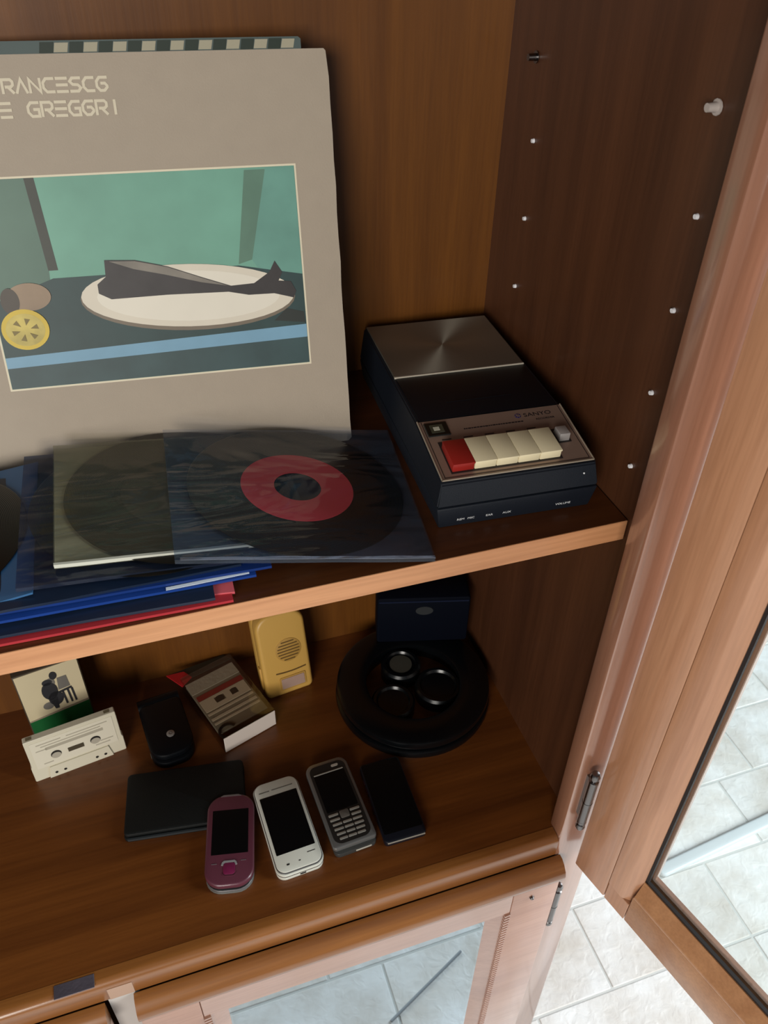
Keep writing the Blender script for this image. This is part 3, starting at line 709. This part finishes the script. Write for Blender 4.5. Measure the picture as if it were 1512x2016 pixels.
# white touch phone
ph = thing('mobile_phone', 'white touch-screen phone with a large dark screen, second from the left', 'mobile phone', pose(-.2913, -.0039, ZB, .0535), 'old phones laid in a row')
WH = plain('white_phone', srgb(206, 204, 192), .35); BAND = plain('band_silver', srgb(150, 150, 150), .3, .8)
MB().rrect(-.0248, .0248, .0014, .1085, 0, .0068, .009, .0014).build('lower_shell', WH, ph)
MB().rrect(-.0252, .0252, .0006, .1095, .0068, .0082, .010, .0003).build('silver_band', BAND, ph)
MB().rrect(-.0255, .0255, .0002, .1098, .0082, .0118, .0105, .0012).build('upper_shell', WH, ph)
MB().rrect(-.0246, .0246, .0012, .1090, .0118, .0136, .010, .0006).build('bezel_ring', BAND, ph)
MB().rrect(-.0238, .0238, .0022, .1082, .0132, .0150, .0095, .0008).build('face', WH, ph)
MB().rrect(-.0206, .0206, .0218, .0905, .0149, .01525, .0008).build('screen', SCREEN, ph)
m = MB(); m.rrect(-.0135, -.0105, .0085, .0102, .0149, .0152, .0006); m.rrect(-.0006, .0014, .0092, .0102, .0149, .0152, .0004); m.box(.0100, .0185, .0150, .0157, .0149, .0152); m.build('key_mark', plain('dark_mark', srgb(36, 34, 32), .5), ph)
m = MB(); m.box(-.0195, -.0080, .0965, .0976, .0149, .0152); m.box(-.0055, .0180, .0966, .0977, .0149, .0152); m.build('earpiece', plain('ear_grey', srgb(96, 92, 84), .5), ph)
MB().box(-.0020, .0042, .0012, .003, .0026, .0050).build('charging_port', BLACK, ph)
# grey keypad phone
ph = thing('mobile_phone', 'grey candy-bar phone with a silver keypad below its screen', 'mobile phone', pose(-.2312, .0070, ZB, .0569), 'old phones laid in a row')
FR = plain('grey_metal', srgb(140, 140, 138), .32, .7); FACE = plain('face_dark', srgb(36, 33, 31), .3)
MB().rrect(-.0232, .0232, -.003, .1045, 0, .0070, .006, .0014).build('back_shell', plain('dark_shell', srgb(52, 52, 50), .4), ph)
MB().rrect(-.0240, .0240, .0005, .1055, .0070, .0140, (.010, .010, .004, .004), .0018).build('frame', FR, ph)
MB().rrect(-.0205, .0205, .0040, .1010, .0138, .0143, (.008, .008, .009, .009)).build('face_plate', FACE, ph)
MB().rrect(-.0175, .0175, .0415, .0885, .0142, .0145, .001).build('screen', SCREEN, ph)
KB = plain('silver_key', srgb(182, 178, 168), .3, .6)
MB().box(-.0170, .0170, .0890, .0906, .0142, .0149, .0003, 1).build('screen_bar', KB, ph)
MB().rrect(.0050, .0130, .0945, .0975, .0141, .0147, .0014).build('earpiece', plain('bright_ear', srgb(214, 208, 196), .3, .5), ph)
MB().rrect(-.0050, .0050, .0310, .0400, .0142, .0152, .0016, .0004).build('navigation_key', plain('nav_grey', srgb(92, 86, 80), .4), ph)
for r_, (y, xs) in enumerate(((.0375, ((-.0175, -.0065), (.0065, .0175))), (.0318, ((-.0175, -.0065), (.0065, .0175))), (.0262, ((-.0165, -.0060), (-.0050, .0050), (.0060, .0165))),
                              (.0206, ((-.0165, -.0060), (-.0050, .0050), (.0060, .0165))), (.0150, ((-.0158, -.0058), (-.0048, .0048), (.0058, .0158))), (.0094, ((-.0145, -.0054), (-.0046, .0046), (.0054, .0145))))):
    for a, b_ in xs: MB().rrect(a, b_, y-.0013, y+.0013, .0142, .0151, .0009, .0003, 3).build('key', KB, ph)
MB().box(-.0010, .0165, -.0036, -.0026, .0030, .0052, .0004, 1).build('bottom_bar', plain('bar_bright', srgb(214, 206, 190), .3, .5), ph)
# flat black phone
ph = thing('mobile_phone', 'flat black phone with a thin silver bar across its bottom end', 'mobile phone', pose(-.1781, -.0008, ZB, -.0108), 'old phones laid in a row')
MB().rrect(-.0232, .0232, 0, .0985, 0, .0085, .0045, .0012).build('body', plain('blue_black', srgb(15, 18, 27), .35), ph)
MB().rrect(-.0215, .0215, .0090, .0965, .0083, .0089, .002).build('screen', SCREEN, ph)
MB().box(-.0205, .0215, -.0006, .0008, .0052, .0074, .0005, 1).build('silver_bar', plain('bar_silver', srgb(200, 192, 176), .28, .7), ph)
for k in range(5): MB().box(-.0236, -.0229, .030+k*.011, .037+k*.011, .0035, .0058, .0003, 1).build('side_key', plain('side_key_red', srgb(70, 26, 40), .4), ph)
# black wallet-like case
w_ = thing('black_case', 'flat dull black case lying behind the purple phone', 'case', pose(-.3975, .0790, ZB, -.1400))
CASE = plain('dull_black', srgb(9, 11, 10), .6, spec=.3, bump=.25, bscale=600)
MB().rrect(-.0640, .0640, .0, .0760, 0, .0052, .006, .0016).build('lower_flap', CASE, w_)
MB().rrect(-.0634, .0634, .0022, .0760, .0054, .0112, .005, .0018).build('upper_flap', CASE, w_)
MB().prism(rr(-.060, .060, -.0006, .0012, .0005, 2), .0030, .0062).build('front_zip', plain('zip_grey', srgb(58, 62, 64), .4, .4), w_)
# black flip phone
f_ = thing('flip_phone', 'closed black flip phone with a small silver disc emblem', 'mobile phone', pose(-.3955, .1660, ZB, .1195))
GLB = plain('gloss_black', srgb(6, 8, 12), .38, spec=.3)
MB().rrect(-.0245, .0245, .0, .0920, 0, .0105, (.012, .012, .018, .018), .0022).build('base', GLB, f_)
MB().rrect(-.0250, .0250, .0030, .0830, .0112, .0205, (.008, .008, .019, .019), .0030).build('flip', GLB, f_)
MB().cyl((-.0245, .0880, .0118), (.0245, .0880, .0118), .0085, 24).build('hinge_barrel', GLB, f_)
MB().lathe([(0, .0203), (.0046, .0203), (.0046, .0211), (.0040, .0214), (0, .0213)], (.0020, .0310, 0), 28).build('emblem', plain('emblem_silver', srgb(160, 156, 152), .35, .5), f_)
MB().lathe([(.0014, .0213), (.0014, .0216), (.0021, .0216), (.0021, .0213)], (.0020, .0310, 0), 20, closed=True).build('emblem_ring', plain('emblem_grey', srgb(90, 86, 84), .4), f_)
MB().box(-.0252, -.0246, .018, .024, .004, .007, .0002, 1).build('side_key', GREY, f_)

# white audio cassette leaning on its case
cs = thing('audio_cassette', 'white audio cassette standing on its long edge against the upright case', 'cassette', pose(-.4985, .1990, ZB, .1500, -.075))
# local: x along, y thickness backwards, z up
CW = plain('cassette_white', srgb(208, 200, 178), .45); CG = plain('cassette_print', srgb(168, 160, 142), .5)
def hexout(m, x0, x1, z0, z1, y0, y1): m.prism([(x0, z0), (x1, z0), (x1, z1), (x0, z1)], y0, y1, 'y'); return m
body = [(-.0502, .001), (-.0492, 0), (.0492, 0), (.0502, .001), (.0502, .0225), (.0490, .0245), (.0490, .0628), (.0480, .0638), (-.0480, .0638), (-.0490, .0628), (-.0490, .0245), (-.0502, .0225)]
MB().prism(body, .0008, .0095, 'y', bev=.0005, seg=1).build('shell', CW, cs)
MB().prism([(-.0350, 0), (.0350, 0), (.0320, .0165), (-.0320, .0165)], -.0008, .0012, 'y').build('head_block', CW, cs)
MB().prism([(-.0440, .0185), (.0440, .0185), (.0440, .0590), (-.0440, .0590)], .0004, .0010, 'y').build('paper_label', plain('cassette_label', srgb(214, 206, 186), .5), cs)
HOLE = plain('hole_dark', srgb(28, 24, 20), .6)
for x in (-.0212, .0212):
    pts = [(x+.0056*math.cos(2*PI*k/24), .0325+.0056*math.sin(2*PI*k/24)) for k in range(24)]
    MB().prism(pts, .0001, .0012, 'y').build('reel_hole', HOLE, cs)
    pt2 = [(x+.0050*math.cos(2*PI*k/24), .0322+.0043*math.sin(2*PI*k/24)-.0010) for k in range(24)]
    MB().prism(pt2, -.0003, .0010, 'y').build('reel_hub', plain('hub_grey', srgb(168, 160, 144), .5), cs)
MB().prism([(-.0085, .0290), (.0085, .0290), (.0085, .0352), (-.0085, .0352)], .0000, .0010, 'y').build('tape_window', plain('tape_window', srgb(74, 66, 52), .3), cs)
for x in (-.0270, -.0175, .0175, .0270):
    MB().prism([(x+.0016*math.cos(2*PI*k/12), .0060+.0016*math.sin(2*PI*k/12)) for k in range(12)], -.0012, .0002, 'y').build('guide_hole', HOLE, cs)
m = MB()
for (x0, x1, z) in ((-.038, -.012, .0535), (-.006, .038, .0535), (-.034, .030, .0495), (-.040, -.028, .0445), (.026, .040, .0275), (-.036, -.026, .0230), (.020, .036, .0230)):
    m.prism([(x0, z), (x1, z), (x1, z+.0013), (x0, z+.0013)], .0002, .0006, 'y')
for (x0, x1, z) in ((-.030, .032, .0432),): m.prism([(x0, z), (x1, z), (x1, z+.0040), (x0, z+.0040)], .0002, .0005, 'y')
tag(m.build('fine_print', CG, cs, smooth=0), kind='stuff')
for x in (-.0425, .0405): MB().box(x-.003, x+.003, .0030, .0075, .0634, .0641).build('write_tab', plain('tab_dark', srgb(120, 110, 84), .6), cs)
# its case with a printed card, standing upright
ca = thing('cassette_case', 'upright cassette case with a cream card showing two dark figures', 'cassette case', pose(-.5138, .2540, ZB, .1750, -.03))
CLEAR = plain('case_plastic', srgb(70, 62, 52), .2)
MB().prism([(-.0350, 0), (.0350, 0), (.0350, .1090), (-.0350, .1090)], .0012, .0160, 'y', bev=.0012).build('case_shell', CLEAR, ca)
MB().prism([(-.0335, .0015), (.0335, .0015), (.0335, .1075), (-.0335, .1075)], .0004, .0014, 'y').build('card', plain('cream_card', srgb(206, 192, 158), .5, var=.06, bscale=200), ca)
MB().prism([(-.0335, .0015), (.0335, .0015), (.0335, .0375), (-.0335, .0330)], .0001, .0008, 'y').build('green_band', plain('green_ink', srgb(16, 92, 44), .5, var=.2, bscale=300), ca)
MB().prism([(-.0335, .0330), (.0335, .0375), (.0335, .0405), (.0100, .0390), (-.0335, .0350)], .0002, .0008, 'y').build('grey_band', plain('grey_ink', srgb(150, 136, 116), .5), ca)
fg = MB(); FI = plain('figure_ink', srgb(44, 44, 48), .5, var=.4, bscale=500); FI2 = plain('figure_grey', srgb(110, 106, 100), .5, var=.3, bscale=500)
def blob(cx, cz, rx, rz, y, n=18): fg.prism([(cx+rx*math.cos(2*PI*k/n), cz+rz*math.sin(2*PI*k/n)) for k in range(n)], y, .0010, 'y')
fg.mi = 0
blob(-.0030, .0720, .0085, .0140, -.0001); blob(.0010, .0580, .0080, .0110, -.0001); blob(.0050, .0935, .0040, .0060, -.0001); blob(-.0030, .0860, .0055, .0045, -.0001)
fg.prism([(-.0030, .0420), (.0010, .0415), (.0030, .0600), (-.0060, .0600)], -.0001, .0010, 'y')
for x in (.0095, .0150, .0195): fg.prism([(x, .0440), (x+.0022, .0440), (x+.0012, .0660), (x-.0010, .0660)], -.0001, .0010, 'y')
fg.prism([(.0060, .0640), (.0200, .0660), (.0200, .0690), (.0060, .0670)], -.0001, .0010, 'y')
fg.mi = 1
blob(-.0090, .0500, .0060, .0055, -.00005); blob(.0000, .0840, .0050, .0070, -.00005); fg.prism([(.0060, .0690), (.0190, .0700), (.0180, .0880), (.0080, .0880)], .00005, .0010, 'y')
fg.build('card_figures', None, ca, smooth=0, mats=[FI, FI2])

# cassette packed in a clear case, red corner behind
pk = thing('cassette_box', 'clear plastic cassette box with a white end, lying askew with a red corner behind', 'cassette box', pose(-.3085, .1775, ZB, .3300))
CL2 = glass_mat('box_clear', (.80, .78, .73, 1), .05, 1.5, .08)
MB().rrect(-.0345, .0345, .0, .1090, 0, .0270, .0012, .0008, 3).build('clear_box', CL2, pk)
MB().box(-.0338, .0338, -.0006, .0006, .0012, .0262, .0003, 1).build('white_end', plain('white_end', srgb(216, 204, 194), .5), pk)
MB().box(-.0325, .0325, .0150, .1000, .0150, .0178, .0006, 1).build('inlay', plain('grey_inlay', srgb(120, 112, 98), .5), pk)
m = MB()
m.box(-.0300, .0310, .0700, .0775, .0178, .0184); m.build('red_stripe', plain('red_ink', srgb(130, 28, 30), .5), pk)
m = MB()
for y0, y1 in ((.0655, .0690), (.0500, .0560), (.0440, .0470), (.0350, .0385), (.0280, .0310)): m.box(-.0300, .0300, y0, y1, .0178, .0184)
for x0, x1 in ((-.0300, -.0130), (.0000, .0080), (.0170, .0300)): m.box(x0, x1, .0560, .0655, .0178, .0184)
m.build('pale_print', plain('pale_print', srgb(186, 172, 152), .5), pk)
m = MB()
for x in (-.0070, .0125): m.lathe([(0, .0178), (.0058, .0178), (.0058, .0182), (0, .0182)], (x, .0600, 0), 20)
m.build('reel_print', HOLE, pk)
m = MB(); m.box(-.0320, .0320, .0830, .1020, .0178, .0186); m.build('silver_foil', plain('foil', srgb(176, 174, 162), .35, .3, bump=.5, bscale=200), pk)
m = MB(); ring = [(-.0220+.010*math.cos(a), .0130+.009*math.sin(a)) for a in [math.radians(k) for k in range(20, 260, 20)]]
m.stroke(ring, .0030, .0180, .0012); m.build('black_loop', BLACK, pk)
MB().hexa([(-.0350, .1080, .0195), (.0345, .1080, .0170), (.0300, .1210, .0150), (-.0420, .1290, .0180), (-.0350, .1080, .0207), (.0345, .1080, .0182), (.0300, .1210, .0162), (-.0420, .1290, .0192)]).build('foil_flap', plain('flap_dark', srgb(40, 42, 34), .4), pk)
MB().hexa([(-.0360, .1010, .0196), (-.0200, .1080, .0196), (-.0240, .1220, .0188), (-.0440, .1285, .0188), (-.0360, .1010, .0212), (-.0200, .1080, .0212), (-.0240, .1220, .0204), (-.0440, .1285, .0204)]).build('red_corner', plain('red_corner', srgb(168, 22, 28), .45), pk)

# yellowed alarm box
mo = thing('alarm_box', 'yellowed plastic alarm box with a slotted round speaker, standing near the back', 'alarm', pose(-.2480, .2290, ZB, .1300, -.24))
YEL = plain('yellowed_plastic', srgb(196, 154, 78), .42); YD = plain('yellow_shade', srgb(176, 136, 66), .45); SLOT = plain('slot_dark', srgb(92, 66, 24), .6)
def face(x0, x1, z0, z1, r, y0, y1, bev=.0, seg=3): return MB().prism(rr(x0, x1, z0, z1, r, 8), y0, y1, 'y', bev=bev, seg=seg)
face(-.0305, .0305, .0, .1180, (.020, .020, .007, .007), 0, .0200, .0045, 4).build('front_shell', YEL, mo)
face(-.0295, .0295, .0010, .1165, (.019, .019, .006, .006), .0208, .0400, .0050, 4).build('rear_shell', YEL, mo)
face(-.0285, .0285, .0030, .1150, (.018, .018, .006, .006), .0150, .0260).build('seam', YD, mo)
sp = MB(); n = 40
sp.prism([(.0050+.0165*math.cos(2*PI*k/n), .0640+.0165*math.sin(2*PI*k/n)) for k in range(n)], -.0008, .002, 'y', bev=.0006, seg=2)
sp.build('speaker_disc', YD, mo)
for k in range(7):
    z = .0510+k*.0042; hw = math.sqrt(max(0, .0150**2-(z-.0640)**2))*.95
    MB().prism(rr(.0050-hw, .0050+hw, z-.0007, z+.0007, .0006, 3), -.0012, .0005, 'y').build('speaker_slot', SLOT, mo)
MB().prism([(-.0150+k*.0032, .0335-.0014*math.sin(PI*k/12)) for k in range(13)]+[(-.0150+k*.0032, .0350-.0014*math.sin(PI*k/12)) for k in range(12, -1, -1)], -.0008, .001, 'y').build('groove', SLOT, mo)
MB().prism(rr(-.0120, .0215, .0080, .0265, .002, 4), -.0010, .001, 'y').build('label_frame', YD, mo)
MB().prism(rr(-.0100, .0195, .0100, .0245, .001, 3), -.0016, .001, 'y').build('label_window', plain('lilac_label', srgb(166, 138, 124), .35), mo)
MB().box(-.0320, -.0296, .0100, .0180, .0100, .0420, .0008, 2).build('side_clip', YEL, mo)

# black round reel with three round hubs
rl = thing('cable_reel', 'black round reel with a double ring rim and three round hubs, lying flat', 'reel', pose(-.1045, .1830, ZB))
RB = plain('reel_black', srgb(5, 7, 9), .26, spec=.5); RB2 = plain('reel_dark', srgb(4, 5, 6), .5, spec=.2)
ring = lambda z, r0, r1, t: [(r0, z), (r0, z+t), (r0+.002, z+t+.001), (r1-.004, z+t+.001), (r1-.0008, z+t-.0006), (r1, z+t/2), (r1-.0012, z)]
MB().lathe(ring(0, .062, .0955, .0095), (0, 0, 0), 80, closed=True).build('lower_ring', RB, rl)
MB().lathe([(.064, .0095), (.064, .0150), (.0885, .0150), (.0885, .0095)], (0, 0, 0), 64, closed=True).build('ring_core', RB2, rl)
MB().lathe(ring(.0145, .058, .0940, .0105), (0, 0, 0), 80, closed=True).build('upper_ring', RB, rl)
for k, (x, y, r, t) in enumerate(((-.004, .034, .025, .021), (-.031, -.016, .0265, .018), (.030, -.010, .0290, .018))):
    h = MB().lathe([(0, 0), (r, 0), (r, t-.003), (r-.0025, t), (r-.006, t), (r-.008, t-.003), (0, t-.003)], (x, y, 0), 40).build('hub', RB, rl)
    if k == 0:
        MB().lathe([(0, t-.003), (.0140, t-.003), (.0140, t-.0015), (0, t-.0012)], (x, y, 0), 32).build('hub_cap', plain('cap_grey', srgb(66, 64, 56), .5), rl)
    a = math.atan2(y, x)
    MB().hexa([(x+.9*r*math.cos(a)-.010*math.sin(a), y+.9*r*math.sin(a)+.010*math.cos(a), .001), (x+.9*r*math.cos(a)+.010*math.sin(a), y+.9*r*math.sin(a)-.010*math.cos(a), .001),
               (.063*math.cos(a)+.010*math.sin(a), .063*math.sin(a)-.010*math.cos(a), .001), (.063*math.cos(a)-.010*math.sin(a), .063*math.sin(a)+.010*math.cos(a), .001)]+
              [(x+.9*r*math.cos(a)-.010*math.sin(a), y+.9*r*math.sin(a)+.010*math.cos(a), .012), (x+.9*r*math.cos(a)+.010*math.sin(a), y+.9*r*math.sin(a)-.010*math.cos(a), .012),
               (.063*math.cos(a)+.010*math.sin(a), .063*math.sin(a)-.010*math.cos(a), .012), (.063*math.cos(a)-.010*math.sin(a), .063*math.sin(a)+.010*math.cos(a), .012)]).build('spoke', RB2, rl)
# dark blue box resting on the back of the reel
bx_ = thing('blue_box', 'dark blue box with a pale oval mark, resting on the back of the black reel', 'box', pose(-.0715, .2390, ZB+.0260, -.2600))
DB = plain('dark_blue_plastic', srgb(3, 6, 17), .7, spec=.08)
MB().prism(rr(-.0590, .0570, .0, .0780, .004, 4), 0, .0390, 'y', bev=.002).build('body', DB, bx_)
MB().prism(rr(-.0570, .0550, .0710, .0730, .0008, 2), -.0008, .001, 'y').build('front_ridge', plain('ridge_blue', srgb(16, 24, 46), .4), bx_)
MB().prism([(.0000+.0110*math.cos(2*PI*k/28), .0560+.0070*math.sin(2*PI*k/28)) for k in range(28)], -.0006, .001, 'y').build('oval_mark', plain('oval_grey', srgb(40, 42, 44), .5), bx_)
